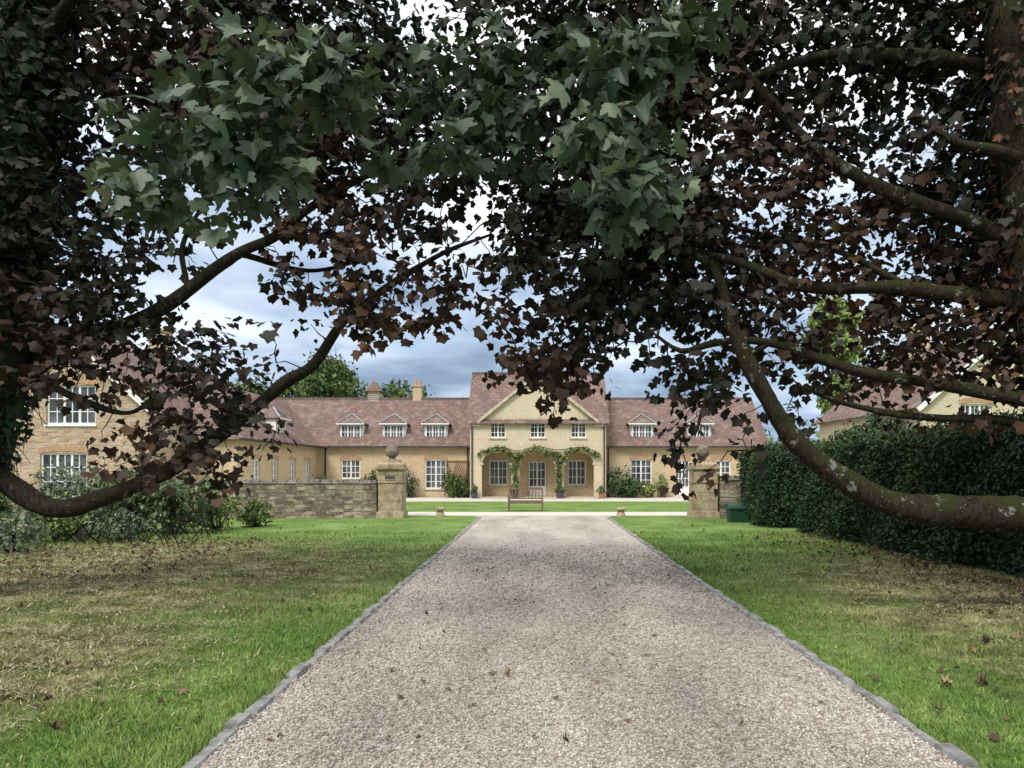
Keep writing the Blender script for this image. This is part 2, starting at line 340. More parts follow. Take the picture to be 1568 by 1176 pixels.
gy=3.2*np.exp(rng.random(n)*math.log(20/3.2)); gx=(rng.random(n)*2-1)*(gy*.78+.3)+.1
ok=((gx<DL-.08)|(gx>DR+.08)); gx,gy=gx[ok],gy[ok]; n=len(gx)
h=(.018+.028*rng.random(n))*(1+.02*gy); edge=np.minimum(np.abs(gx-DL),np.abs(gx-DR)); h*=np.where(edge<.24,1.45,1)
h*=.75+.5*(np.sin(gx*1.9+np.sin(gy*1.3)*2)*np.sin(gy*2.3+gx)>.1)
wd=(.0022+.002*rng.random(n))*(1+.09*gy); a=rng.random(n)*6.28
B=np.stack([gx,gy,np.zeros(n)],1); R=np.stack([np.cos(a),np.sin(a),0*a],1)*wd[:,None]; L=np.stack([rng.normal(size=n)*.5,rng.normal(size=n)*.5,np.ones(n)],1)*h[:,None]
V=np.stack([B-R,B+R,B+L],1).reshape(-1,3)
np_mesh('lawn_grass_blades',V,np.arange(3*n).reshape(-1,3),M_blade,tint=np.repeat(rng.random(n)*.86+.14*(rng.random(n)>.93),3))
# mown clippings lying in rows under the trees
def clip(n,cx,cy,sx,sy):
    x=cx+sx*rng.normal(size=n)*.45; y=cy+sy*rng.normal(size=n)*.45
    row=np.round((y*1.1+.25*np.sin(x*.8))*1.15)/1.15/1.1; y=np.where(rng.random(n)<.6,row+.10*rng.normal(size=n)-.2*np.sin(x*.8),y)
    return np.stack([x,y],1)
P2=np.vstack([clip(12000,-7.5,10.5,5,6),clip(6500,6,8.8,2.6,5),clip(4500,-4.6,6,1.9,2.2)]); P2=P2[((P2[:,0]<DL-.2)|(P2[:,0]>DR+.2))&(P2[:,1]>3.3)]
n=len(P2); a=rng.random(n)*6.28; L=.04+.07*rng.random(n); d=np.stack([np.cos(a),np.sin(a),.25*rng.normal(size=n)],1)*L[:,None]; q=np.stack([-np.sin(a),np.cos(a),0*a],1)*(.003+.0006*P2[:,1])[:,None]
B=np.stack([P2[:,0],P2[:,1],.025+.03*rng.random(n)],1)
np_mesh('grass_clippings',np.stack([B-q,B+q,B+d],1).reshape(-1,3),np.arange(3*n).reshape(-1,3),M_straw,tint=np.repeat(rng.random(n),3))
def litter(name,n,xf,yf,z,size,mat=M_fallen):
    x=xf(n);y=yf(n); p=np.stack([x,y,np.full(n,z)+rng.random(n)*.012],1)
    d=rng.normal(size=(n,3)); d[:,2]*=.12; nn=rng.normal(size=(n,3))*.25+np.array([0,0,1])
    T=MAPLE.copy(); T[:,2]*=2.2
    V,F,k=leaves(p,size*(.4+.8*rng.random(n)),d,nn,T,MAPLE_F)
    np_mesh(name,V,F,mat,tint=np.repeat(rng.random(n)**1.3,k))
litter('fallen_leaves_on_drive',170,lambda n:DL+(DR-DL)*rng.random(n),lambda n:4.5*np.exp(rng.random(n)*math.log(20/4.5)),.018,.038)
def xs(n):
    x=rng.random(n)*7.5; return np.where(rng.random(n)<.5,DL-.2-x,DR+.2+x*.7)
litter('fallen_leaves_on_lawn',420,xs,lambda n:3.4*np.exp(rng.random(n)*math.log(24/3.4)),.03,.06)
litter('leaf_litter',1100,lambda n:7.1-2.0*rng.random(n)**2,lambda n:5+14*rng.random(n),.025,.06)
litter('leaf_litter',1800,lambda n:-6-6.5*rng.random(n),lambda n:11+7*rng.random(n),.025,.06)

# ---------------------------------------------------------------- building helpers (wall faces local -Y)
def wall(mb,x0,x1,z0,z1,y,ops,m=0,rd=.16):
    xs=sorted({x0,x1,*[o[0]-o[2]/2 for o in ops],*[o[0]+o[2]/2 for o in ops]}); zs=sorted({z0,z1,*[o[1] for o in ops],*[o[1]+o[3] for o in ops]})
    for i in range(len(xs)-1):
        for j in range(len(zs)-1):
            cx=(xs[i]+xs[i+1])/2; cz=(zs[j]+zs[j+1])/2
            if any(abs(cx-o[0])<o[2]/2 and o[1]<cz<o[1]+o[3] for o in ops): continue
            mb.poly((xs[i],y,zs[j]),(xs[i+1],y,zs[j]),(xs[i+1],y,zs[j+1]),(xs[i],y,zs[j+1]),m=m)
    for cx,z,w,h in [o[:4] for o in ops]:
        a,b,c,d=cx-w/2,cx+w/2,z,z+h
        mb.poly((a,y,c),(a,y,d),(a,y+rd,d),(a,y+rd,c),m=m); mb.poly((b,y,d),(b,y,c),(b,y+rd,c),(b,y+rd,d),m=m)
        mb.poly((a,y,d),(b,y,d),(b,y+rd,d),(a,y+rd,d),m=m); mb.poly((b,y,c),(a,y,c),(a,y+rd,c),(b,y+rd,c),m=m)
def window(mb,cx,z,w,h,y,nc=2,nr=3,bars=2,door=False):
    """mats 0 white,1 glass"""
    y=y+.08; f=.07
    mb.poly((cx-w/2,y+.05,z),(cx+w/2,y+.05,z),(cx+w/2,y+.05,z+h),(cx-w/2,y+.05,z+h),m=1)
    mb.box(cx-w/2,cx-w/2+f,y,y+.06,z,z+h); mb.box(cx+w/2-f,cx+w/2,y,y+.06,z,z+h)
    mb.box(cx-w/2+f,cx+w/2-f,y+.003,y+.06,z+h-f,z+h); mb.box(cx-w/2+f,cx+w/2-f,y+.003,y+.06,z,z+f*1.2)
    iw=w-2*f
    for i in range(1,nc): 
        x=cx-w/2+f+iw*i/nc; mb.box(x-.045,x+.045,y+.006,y+.055,z+f*1.2,z+h-f)
    for i in range(nc):
        for k in range(1,bars):
            x=cx-w/2+f+iw*(i+k/bars)/nc; mb.box(x-.018,x+.018,y+.022,y+.048,z+f*1.2,z+h-f)
    for r in range(1,nr):
        zz=z+h*r/nr; mb.box(cx-w/2+f,cx+w/2-f,y+.018,y+.047,zz-.018,zz+.018)
    if door: mb.box(cx-w/2+f,cx+w/2-f,y+.012,y+.055,z+f*1.2,z+h*.28)
def lintel(mb,cx,w,z,y,rise=.10,t=.2,m=0):
    n=10; pts=[]
    for i in range(n+1):
        u=-1+2*i/n; pts.append((cx+u*(w/2+.08),z+rise*(1-u*u)))
    for (a,za),(b,zb) in zip(pts[:-1],pts[1:]):
        mb.poly((a,y-.02,za-.02),(b,y-.02,zb-.02),(b,y-.02,zb+t),(a,y-.02,za+t),m=m)
        mb.poly((a,y-.02,za+t),(b,y-.02,zb+t),(b,y+.01,zb+t),(a,y+.01,za+t),m=m)
def sill(mb,cx,w,z,y,m=0): mb.box(cx-w/2-.06,cx+w/2+.06,y-.07,y+.07,z-.07,z-.002,m)

# ---------------------------------------------------------------- main house
H=empty('country_house')
W=MB(); WN=MB(); TR=MB(); RF=MB()
YF=43.0; YB=44.7; YW=44.5; XL,XR=-3.88,4.03; EZ=4.5; RZ=7.62; AX=.075; AZ=7.15; XE=13.7
arches=[(-2.34,1.72,2.66),(.04,2.1,2.74),(2.45,1.76,2.66)]
ups=[(-2.26,3.5,.92,.98),(.06,3.5,.92,.98),(2.43,3.5,.92,.98)]
ops=[(c,0,w,hh) for c,w,hh in arches]+ups
wall(W,XL,XR,0,EZ,YF,ops,m=1,rd=.2)
W.poly((XL+.55,YF,EZ),(XR-.55,YF,EZ),(AX,YF,AZ-.12),m=1)
for c,w,hh in arches:
    zs=hh-.62; n=14
    for i in range(n):
        u0=-1+2*i/n;u1=-1+2*(i+1)/n
        f=lambda u:zs+(hh-zs)*math.sqrt(max(0,1-u*u))
        a,b=c+u0*w/2,c+u1*w/2
        W.poly((a,YF+.002,f(u0)),(b,YF+.002,f(u1)),(b,YF+.002,hh),(a,YF+.002,hh),m=1)
        W.poly((a,YF,f(u0)),(a,YF+.45,f(u0)),(b,YF+.45,f(u1)),(b,YF,f(u1)),m=1)
        e=1.09
        TR.poly((a,YF-.03,f(u0)),(b,YF-.03,f(u1)),(c+u1*w/2*e,YF-.03,f(u1)+.16),(c+u0*w/2*e,YF-.03,f(u0)+.16),m=0)
    W.poly((c-w/2,YF+.2,0),(c-w/2,YF+.45,0),(c-w/2,YF+.45,zs),(c-w/2,YF+.2,zs),m=1)
    W.poly((c+w/2,YF+.2,0),(c+w/2,YF+.45,0),(c+w/2,YF+.45,zs),(c+w/2,YF+.2,zs),m=1)
    for sx in (-1,1): TR.box(c+sx*w/2-.1,c+sx*w/2+.1,YF-.05,YF-.003,zs-.1,zs+.02)
bops=[(-2.32,.72,1.1,1.5),(.03,.03,1.1,2.15),(2.42,.72,1.1,1.5)]
wall(W,XL,XR,0,3.0,YB,bops,m=0)
W.poly((XL,YF+.46,2.95),(XR,YF+.46,2.95),(XR,YB,2.95),(XL,YB,2.95),m=1)
W.box(XL+.05,XR-.05,YF-.25,YB-.01,0.01,.07,m=2)
for c,z,w,h in (bops[0],bops[2]): window(WN,c,z,w,h,YB,2,3,2); sill(TR,c,w,z,YB)
window(WN,.03,.08,1.06,2.08,YB,2,4,2,door=True)
for c,z,w,h in ups: window(WN,c,z,w,h,YF,2,3,2); sill(TR,c,w,z,YF); lintel(TR,c,w,z+h,YF,.08,.16)
for X in (XL,XR):
    W.poly((X,YF,0),(X,50,0),(X,50,EZ),(X,46.5,RZ-.08),(X,YF,EZ),m=0)
W.poly((XL,50,0),(XR,50,0),(XR,50,EZ),(XL,50,EZ),m=0)
o=.18
def slab(mb,pts,t=.07,m=0):
    pts=[Vector(p) for p in pts]; nrm=(pts[1]-pts[0]).cross(pts[2]-pts[0]).normalized()
    if nrm.z<0: nrm=-nrm
    up=[p+nrm*t for p in pts]; k=len(pts)
    mb.add(pts+up,[list(range(k))[::-1],list(range(k,2*k))]+[[i,(i+1)%k,(i+1)%k+k,i+k] for i in range(k)],m)
slab(RF,[(XL-o,YF-.25,EZ-.22),(XR+o,YF-.25,EZ-.22),(XR+o,46.5,RZ),(XL-o,46.5,RZ)])
slab(RF,[(XR+o,50.25,EZ-.22),(XL-o,50.25,EZ-.22),(XL-o,46.5,RZ),(XR+o,46.5,RZ)])
gw=3.5
slab(RF,[(AX-gw,YF-.12,EZ-.12),(AX,YF-.12,AZ+.06),(AX,46.3,AZ+.06),(AX-gw,YF+.1,EZ-.1)],.09)
slab(RF,[(AX+gw,YF-.12,EZ-.12),(AX+gw,YF+.1,EZ-.1),(AX,46.3,AZ+.06),(AX,YF-.12,AZ+.06)],.09)
TR.beam((AX-gw-.02,YF-.17,EZ-.1),(AX+.02,YF-.17,AZ+.13),.14,.16); TR.beam((AX+gw+.02,YF-.168,EZ-.1),(AX-.02,YF-.168,AZ+.13),.14,.16)
TR.box(AX-gw-.3,AX-gw+.18,YF-.2,YF+.05,EZ-.3,EZ-.12); TR.box(AX+gw-.18,AX+gw+.3,YF-.2,YF+.05,EZ-.3,EZ-.12)
RF.beam((XL-o,46.5,RZ+.1),(XR+o,46.5,RZ+.1),.22,.12)
for x in (XL+.12,XR-.12): TR.box(x-.04,x+.04,YF-.1,YF-.02,.02,EZ-.35,m=2)
WE=3.08; WR=6.2; WRY=48.2
lops=[(-11.2,1.1,1.15,1.15),(-6.08,.5,1.3,1.75)]
rops=[(6.28,.62,1.3,1.65),(8.75,.03,.9,2.2),(11.1,1.1,1.15,1.1)]
wall(W,-13.2,XL,0,WE,YW,lops,m=0); wall(W,XR,XE,0,WE,YW,rops,m=0)
for c,z,w,h in lops+rops:
    window(WN,c,z,w,h,YW,2,3 if h<1.5 else 4,2,door=(z<.2)); lintel(TR,c,w,z+h,YW,.1,.2,m=1)
    if z>.2: sill(TR,c,w,z,YW)
slab(RF,[(-17,YW-.3,WE-.1),(XL-.01,YW-.3,WE-.1),(XL-.01,WRY,WR),(-17,WRY,WR)])
slab(RF,[(XR+.01,YW-.3,WE-.1),(XE+.3,YW-.3,WE-.1),(XE+.3,WRY,WR),(XR+.01,WRY,WR)])
slab(RF,[(XE+.3,52.2,WE-.1),(-17,52.2,WE-.1),(-17,WRY,WR),(XE+.3,WRY,WR)])
RF.beam((-17,WRY,WR+.1),(XL-.02,WRY,WR+.1),.2,.1); RF.beam((XR+.02,WRY,WR+.1),(XE+.3,WRY,WR+.1),.2,.1)
W.poly((XE,YW,0),(XE,52,0),(XE,52,WE),(XE,WRY,WR-.05),(XE,YW,WE),m=0)
TR.beam((-13.2,YW-.36,WE-.06),(XL-.03,YW-.36,WE-.06),.1,.1,m=2); TR.beam((XR+.03,YW-.36,WE-.06),(XE+.3,YW-.36,WE-.06),.1,.1,m=2)
for x in (-12.7,-4.15,4.3,XE-.3): TR.box(x-.04,x+.04,YW-.12,YW-.04,.02,WE-.1,m=2)
def dormer(cx,yf,zs):
    w=1.22;h=.9
    W.poly((cx-w/2-.1,yf+.09,zs-.1),(cx+w/2+.1,yf+.09,zs-.1),(cx+w/2+.1,yf+.09,zs+h+.05),(cx-w/2-.1,yf+.09,zs+h+.05),m=3)
    for sx in (-1,1):
        X=cx+sx*(w/2+.1); W.poly((X,yf+.02,zs-.1),(X,yf+1.7,zs+h+.05),(X,yf+.02,zs+h+.05),m=3)
    window(WN,cx,zs,w,h,yf-.1,3,2,2)
    e=.24; z=zs+h+.02; ap=z+.58; hw=w/2+e; yb=yf+2.0
    slab(RF,[(cx-hw,yf-.2,z),(cx,yf+.45,ap),(cx,yb,ap),(cx-hw,yb-.9,z)],.04,m=0)
    slab(RF,[(cx+hw,yf-.2,z),(cx+hw,yb-.9,z),(cx,yb,ap),(cx,yf+.45,ap)],.04,m=0)
    slab(RF,[(cx-hw,yf-.2,z),(cx+hw,yf-.2,z),(cx,yf+.45,ap)],.04,m=0)
    TR.beam((cx-hw,yf-.22,z+.07),(cx,yf+.42,ap+.08),.09,.05,m=3); TR.beam((cx+hw,yf-.22,z+.07),(cx,yf+.42,ap+.08),.09,.05,m=3)
    TR.beam((cx-hw,yf-.24,z+.01),(cx+hw,yf-.24,z+.01),.05,.07,m=4)
for x in (-11.3,-8.7,-6.15,6.4,9.9): dormer(x,44.95,3.5)
TR.box(-8.05,-7.5,48,48.6,5.6,7.05,m=5); TR.box(-8.12,-7.43,47.93,48.67,7.05,7.15,m=5)
for dx in (-.14,.14): TR.lathe(-7.775+dx,48.3,[(.09,7.15),(.1,7.3),(.08,7.5),(0,7.5)],10,m=1)
TR.box(-10.95,-10.25,48,48.7,5.7,6.75,m=5); 
for k in range(5): TR.box(-10.98,-10.22,47.97,48.0,6.1+k*.12,6.15+k*.12,m=3)
RF.frustum(-10.6,48.35,6.75,7.5,1.05,1.05,.06,.06)
Mx=Matrix.Rotation(math.pi/2,4,'Z')
for q in (W,WN,TR): q.M=Mx
ops=[(42.6,1.0,.95,1.15),(40.0,1.0,.95,1.15),(37.3,1.0,.95,1.15),(34.8,.9,.95,1.25)]
wall(W,32.6,44.5,0,3.05,13.2,ops,m=0)
for c,z,w,h in ops: window(WN,c,z,w,h,13.2,2,3,2); sill(TR,c,w,z,13.2); lintel(TR,c,w,z+h,13.2,.08,.16,m=1)
TR.beam((32.3,12.82,3.0),(44.2,12.82,3.0),.1,.1,m=2)
for q in (W,WN,TR): q.M=None
W.poly((-13.2,32.6,0),(-19.4,32.6,0),(-19.4,32.6,3.05),(-13.2,32.6,3.05),m=0)
slab(RF,[(-12.9,32.3,2.95),(-12.9,48,2.95),(-16.3,48,6.0),(-16.3,35.7,6.0)])
slab(RF,[(-19.7,32.3,2.95),(-12.9,32.3,2.95),(-16.3,35.7,6.0)])
slab(RF,[(-19.7,48,2.95),(-19.7,32.3,2.95),(-16.3,35.7,6.0),(-16.3,48,6.0)])
RF.beam((-12.9,32.3,3.02),(-16.3,35.7,6.07),.18,.1)
for q in (W,WN,TR,RF): q.M=Mx
dormer(39.2,13.55,3.4)
for q in (W,WN,TR,RF): q.M=None
W.build('walls',[M_stone,M_cream,M_coping,M_white],H); WN.build('windows',[M_white,M_glass],H)
TR.build('trim',[M_coping,M_lintel,M_dark,M_lead,M_white,M_stone],H); RF.build('roof',[M_tile],H)

def gable_house(name,x0,x1,y0,y1,ez,rz,wins,mat,zm):
    Hh=empty(name); W=MB();WN=MB();TR=MB();RF=MB(); xm=(x0+x1)/2
    xw=(xm-x0)*(rz-zm)/(rz-ez)
    wall(W,xm-xw,xm+xw,0,zm,y0,wins); W.poly((xm-xw,y0,zm),(xm+xw,y0,zm),(xm,y0,rz))
    W.poly((x0,y0,0),(xm-xw,y0,0),(xm-xw,y0,zm),(x0,y0,ez)); W.poly((xm+xw,y0,0),(x1,y0,0),(x1,y0,ez),(xm+xw,y0,zm))
    for X in (x0,x1): W.poly((X,y0,0),(X,y1,0),(X,y1,ez),(X,y0,ez))
    W.poly((x1,y1,0),(x0,y1,0),(x0,y1,ez),(xm,y1,rz),(x1,y1,ez))
    for c,z,w,h in wins:
        window(WN,c,z,w,h,y0,3,3,2); sill(TR,c,w,z,y0,m=2); lintel(TR,c,w,z+h,y0,.1,.2,m=1)
    sl=(rz-ez)/(xm-x0)
    for sx in (-1,1):
        xe=xm+sx*((x1-x0)/2+.3); ze=ez-.3*sl
        slab(RF,[(xe,y0-.2,ze+.03),(xm,y0-.2,rz+.03),(xm,y1+.2,rz+.03),(xe,y1+.2,ze+.03)],.09)
        TR.beam((xe,y0-.23,ze-.02),(xm,y0-.23-.003*sx,rz-.0),.06,.2,m=2)
    TR.box(xm-.45,xm+.45,y1-4,y1-3.3,rz-.5,rz+1.3,m=3); TR.box(xm-.52,xm+.52,y1-4.07,y1-3.23,rz+1.3,rz+1.42,m=3)
    W.build('walls',[mat],Hh);WN.build('windows',[M_white,M_glass],Hh);TR.build('trim',[M_coping,M_lintel,M_white,M_stone],Hh);RF.build('roof',[M_tile],Hh)
gable_house('gabled_cottage',-23.4,-15.6,30,42,4.1,7.5,[(-18.9,3.5,2.0,1.6),(-19.2,.6,1.9,1.75)],M_redbrick,5.3)
gable_house('gabled_cottage',17.2,25.5,33,45,4.6,8.2,[(19.6,3.2,1.4,1.4),(22.9,3.2,1.4,1.4),(19.6,.7,1.4,1.5),(22.9,.7,1.4,1.5)],M_cream,4.8)

mb=MB()
for i in range(12):
    for s in (-1,1):
        x=-5.35+i*.115; dx=.55*s
        mb.beam((max(-5.4,min(-4.05,x)),YW-.05+.008*s,.5),(max(-5.4,min(-4.05,x+dx)),YW-.05+.008*s,2.15),.03,.012)
mb.box(-5.45,-5.40,YW-.07,YW-.02,.4,2.2);mb.box(-4.05,-4.0,YW-.07,YW-.02,.4,2.2);mb.box(-5.4,-4.05,YW-.068,YW-.022,2.15,2.2)
mb.build('garden_trellis',[M_trellis])

# ---------------------------------------------------------------- gate piers and walls
def pier(cx,plaque):
    P=empty('gate_pier'); cy=26; m=MB()
    m.box(cx-.47,cx+.47,cy-.47,cy+.47,-.05,.22); m.box(cx-.41,cx+.41,cy-.41,cy+.41,.22,1.62)
    m.frustum(cx,cy,1.62,1.7,.84,.84,.98,.98);m.box(cx-.49,cx+.49,cy-.49,cy+.49,1.7,1.76); m.box(cx-.43,cx+.43,cy-.43,cy+.43,1.76,1.86)
    m.frustum(cx,cy,1.86,1.93,.86,.86,.74,.74); m.box(cx-.28,cx+.28,cy-.28,cy+.28,1.93,2.02)
    m.box(cx-.44,cx+.44,cy-.44,cy+.44,1.22,1.27)
    m.build('shaft',[M_pier],P)
    b=MB(); pr=[(.16,2.02),(.11,2.06),(.09,2.1)]+[(.235*math.sin(a),2.31-.235*math.cos(a)) for a in np.linspace(.4,math.pi,12)]
    b.lathe(cx,cy,pr,24); b.build('ball_finial',[M_ball],P,smooth=True)
    if plaque:
        q=MB(); q.box(cx-.2,cx+.2,cy-.435,cy-.412,1.32,1.5); q.box(cx-.17,cx+.17,cy-.44,cy-.436,1.35,1.47,1); q.build('name_plaque',[M_pier,M_slate],P)
pier(-5.08,True); pier(5.85,False)
def gwall(name,x0,x1,y,h,t=.42):
    P=empty(name); m=MB()
    m.box(x0,x1,y-t/2,y+t/2,-.05,h-.1); m.build('stonework',[M_rubble],P)
    c=MB(); x=x0
    while x<x1-.05:
        L=min(random.uniform(.3,.6),x1-x); j=random.uniform(-.02,.02)
        c.frustum(x+L/2,y,h-.1,h+.03+j,L-.012,t+.08,L-.04,t-.1); x+=L
    c.build('coping_stones',[M_dcoping],P)
gwall('garden_wall',-12.5,-5.55,25.8,1.3); gwall('garden_wall',6.34,8.6,25.8,1.42)
gwall('garden_wall',-22,-12.9,25.0,1.05)

B=empty('garden_bench'); bx,by=-.45,29.9; w=1.35
m=MB()
for sx in (-1,1):
    x=bx+sx*w/2
    m.beam((x,by-.28,0),(x,by-.28,.62),.07,.07); m.beam((x,by+.25,0),(x,by+.33,.9),.07,.07)
    m.beam((x,by-.32,.64),(x,by+.28,.64),.08,.04); m.beam((x,by-.26,.36),(x,by+.26,.36),.035,.06)
m.build('legs_and_arms',[M_wood],B); m=MB()
for k in range(6): m.box(bx-w/2,bx+w/2,by-.29+k*.09,by-.22+k*.09,.40,.425)
m.box(bx-w/2+.03,bx+w/2-.03,by-.285,by-.26,.31,.395); m.build('seat',[M_wood],B); m=MB()
m.beam((bx-w/2,by+.335,.9),(bx+w/2,by+.335,.9),.04,.09); m.beam((bx-w/2,by+.29,.5),(bx+w/2,by+.29,.5),.035,.05)
for k in range(1,10):
    x=bx-w/2+w*k/10; m.beam((x,by+.29,.52),(x,by+.33,.87),.04,.014)
m.build('backrest',[M_wood],B)
m=MB(); gx,gy=6.45,23.7
m.frustum(gx,gy,0.0,.44,.58,.42,.66,.5); 
m.add([(gx-.36,gy-.28,.44),(gx+.36,gy-.28,.44),(gx+.36,gy+.28,.44),(gx-.36,gy+.28,.44),(gx-.33,gy-.2,.52),(gx+.33,gy-.2,.52),(gx+.33,gy+.24,.62),(gx-.33,gy+.24,.62)],[(0,3,2,1),(4,5,6,7),(0,1,5,4),(1,2,6,5),(2,3,7,6),(3,0,4,7)])
m.box(gx-.08,gx+.08,gy-.3,gy-.27,.42,.47); m.build('grit_bin',[M_bin])
for x in (-3.45,3.0):
    m=MB(); m.lathe(x,26.4,[(0,0),(.17,0),(.15,.1),(.11,.2),(.1,.22),(.2,.24),(.21,.28),(.15,.33),(.0,.35)],14); m.build('staddle_stone',[M_pier],smooth=False)
m=MB(); m.box(7.0,7.35,18.3,18.4,0,.16); m.box(6.97,7.38,18.27,18.43,.16,.19); m.build('stone_marker_block',[M_coping])

# ---------------------------------------------------------------- house planting
def pot(x,y,h=.35,r=.2,mat=M_terra):
    P=empty('potted_plant'); m=MB(); m.lathe(x,y,[(0,0),(r*.7,0),(r,h*.9),(r*1.08,h*.9),(r*1.08,h),(r*.85,h),(r*.8,h*.85),(0,h*.85)],14); m.build('pot',[mat],P,smooth=False)
    cloud('plant',[(x,y,h+.18,r*1.3,r*1.3,.24)],260,.1,M_leafS,P,shell=.2)
for x,y in ((-3.6,42.5),(3.75,42.5),(-1.3,42.6),(1.35,42.6),(-11.8,44),(-10.6,43.8),(7.5,43.9),(9.6,43.9),(12.6,43.8)): pot(x,y,.36,.22,random.choice([M_terra,M_slate]))
def shrub(name,blobs,n,size,mat,**k):
    P=empty(name); t=Tubes()
    for b in blobs:
        for i in range(4):
            a=rng.normal(size=2)*.3; t.tube([(b[0]+a[0]*.2,b[1]+a[1]*.2,0,.03),(b[0]+a[0]*b[3],b[1]+a[1]*b[4],b[2],.018),(b[0]+a[0]*2*b[3],b[1]+a[1]*2*b[4],b[2]+b[5]*.6,.008)],5)
    t.build('stems',M_twig,P); cloud('foliage',blobs,n,size,mat,P,**k); return P
shrub('garden_shrub',[(-4.9,43.7,.8,.75,.5,.8),(-4.3,43.7,.6,.5,.4,.6)],1500,.16,M_leafB,shell=.3)
shrub('garden_shrub',[(4.9,43.6,.9,.85,.6,.95),(5.6,43.4,.55,.6,.5,.55)],1800,.16,M_leafS,shell=.3)
shrub('rose_bush',[(-7.6,43.8,.8,.6,.4,.85)],1100,.13,M_leafS,shell=.2)
cloud('rose_flowers',[(-7.6,43.7,1.0,.6,.4,.7),(-9.6,43.7,.8,.6,.4,.4)],90,.11,M_flower,shell=.7)
shrub('garden_shrub',[(6.6,43.7,.5,.7,.4,.45),(7.4,43.8,.8,.35,.3,.7)],1300,.13,M_leafY,shell=.2)
shrub('garden_shrub',[(-9.7,43.8,.85,.55,.4,.8)],1100,.14,M_leafB,shell=.2)
shrub('garden_shrub',[(-12.6,43.2,.7,.4,.6,.7),(-12.6,40,.5,.35,.8,.5),(-12.6,37,.6,.35,.8,.6)],1500,.14,M_leafY,shell=.2)
WV=empty('wisteria_climber'); t=Tubes()
for x in (-1.25,1.32):
    for j in range(3):
        t.tube(catmull([(x+.1*j-.1,YF-.12,0,.035),(x+.12*math.sin(j*2),YF-.14,.9,.03),(x-.1+.08*j,YF-.12,1.8,.025),(x+(.5 if j else -.5),YF-.12,2.75,.018)],.2),6)
t.tube(catmull([(-3.4,YF-.12,2.6,.015),(-2.3,YF-.12,2.95,.02),(-1.1,YF-.12,2.75,.02),(0,YF-.12,3.0,.02),(1.2,YF-.12,2.8,.02),(2.4,YF-.12,2.95,.02),(3.5,YF-.12,2.7,.015)],.2),6)
t.build('stems',M_twig,WV)
bl=[(x,YF-.18,2.62+.22*math.cos((x*2.6))+.15*random.random(),.26,.14,random.uniform(.08,.2)) for x in np.linspace(-3.3,3.5,22)]
bl+=[(sx+random.uniform(-.14,.14),YF-.18,z,.2,.14,.2) for sx in (-1.25,1.32) for z in np.linspace(.3,2.5,9)]
cloud('foliage',bl,3600,.11,M_leafY,WV,shell=.1,clump=.5); cloud('russet_shoots',bl,900,.11,M_leafR,WV,shell=.5,clump=.5); cloud('dark_leaves',bl,1300,.11,M_leafB,WV,shell=.1,clump=.5)

# ---------------------------------------------------------------- distant trees
def tree(name,x,y,h,r,n,size,mat,trunk=.35,seed=0,tall=1.0):
    P=empty(name); t=Tubes(); z0=h*.3
    t.tube(catmull([(x,y,0,trunk),(x+.1,y,z0,trunk*.75),(x,y,h*.75,trunk*.3)],.5),8)
    bl=[]
    for i in range(16):
        a=random.random()*6.28; rr=r*random.uniform(.25,.75); zz=random.uniform(z0+r*.1,h-r*.35*tall)
        k=math.sqrt(max(.1,1-((zz-(z0+h)/2)/((h-z0)/1.8))**2)); bx,by=x+math.cos(a)*rr*k,y+math.sin(a)*rr*k
        s=r*random.uniform(.28,.48); bl.append((bx,by,zz,s,s,s*.8))
        t.tube(catmull([(x,y,z0+random.random()*h*.2,trunk*.35),(x*.5+bx*.5,y*.5+by*.5,zz*.85,trunk*.2),(bx,by,zz,trunk*.08)],.5),5)
    bl.append((x,y,h-r*.4,r*.4,r*.4,r*.35))
    t.build('trunk_and_limbs',M_barkL,P); cloud('foliage',bl,n,size,mat,P,shell=.5,clump=.34)
tree('broadleaf_tree',-20.5,72,13.2,5.4,16000,.42,M_leafB)
tree('broadleaf_tree',-14.5,78,11.0,4.0,9000,.42,M_leafB)
tree('broadleaf_tree',-27,70,10.4,4.6,9000,.42,M_leafB)
tree('lime_tree',24.2,60,15.5,3.0,12000,.4,M_leafY,tall=.5)
tree('broadleaf_tree',33,66,13,5.5,9000,.45,M_leafB)
tree('broadleaf_tree',16.5,35,4.6,2.2,5000,.22,M_leafH,trunk=.15)
tree('broadleaf_tree',-38,60,13,6,9000,.5,M_leafB)
bl=[(x,110+random.uniform(-8,8),random.uniform(2,3.5),7,5,random.uniform(3,5)) for x in range(-150,151,8)]
cloud('distant_treeline',bl,14000,1.3,M_leafB,shell=.5,clump=.4)

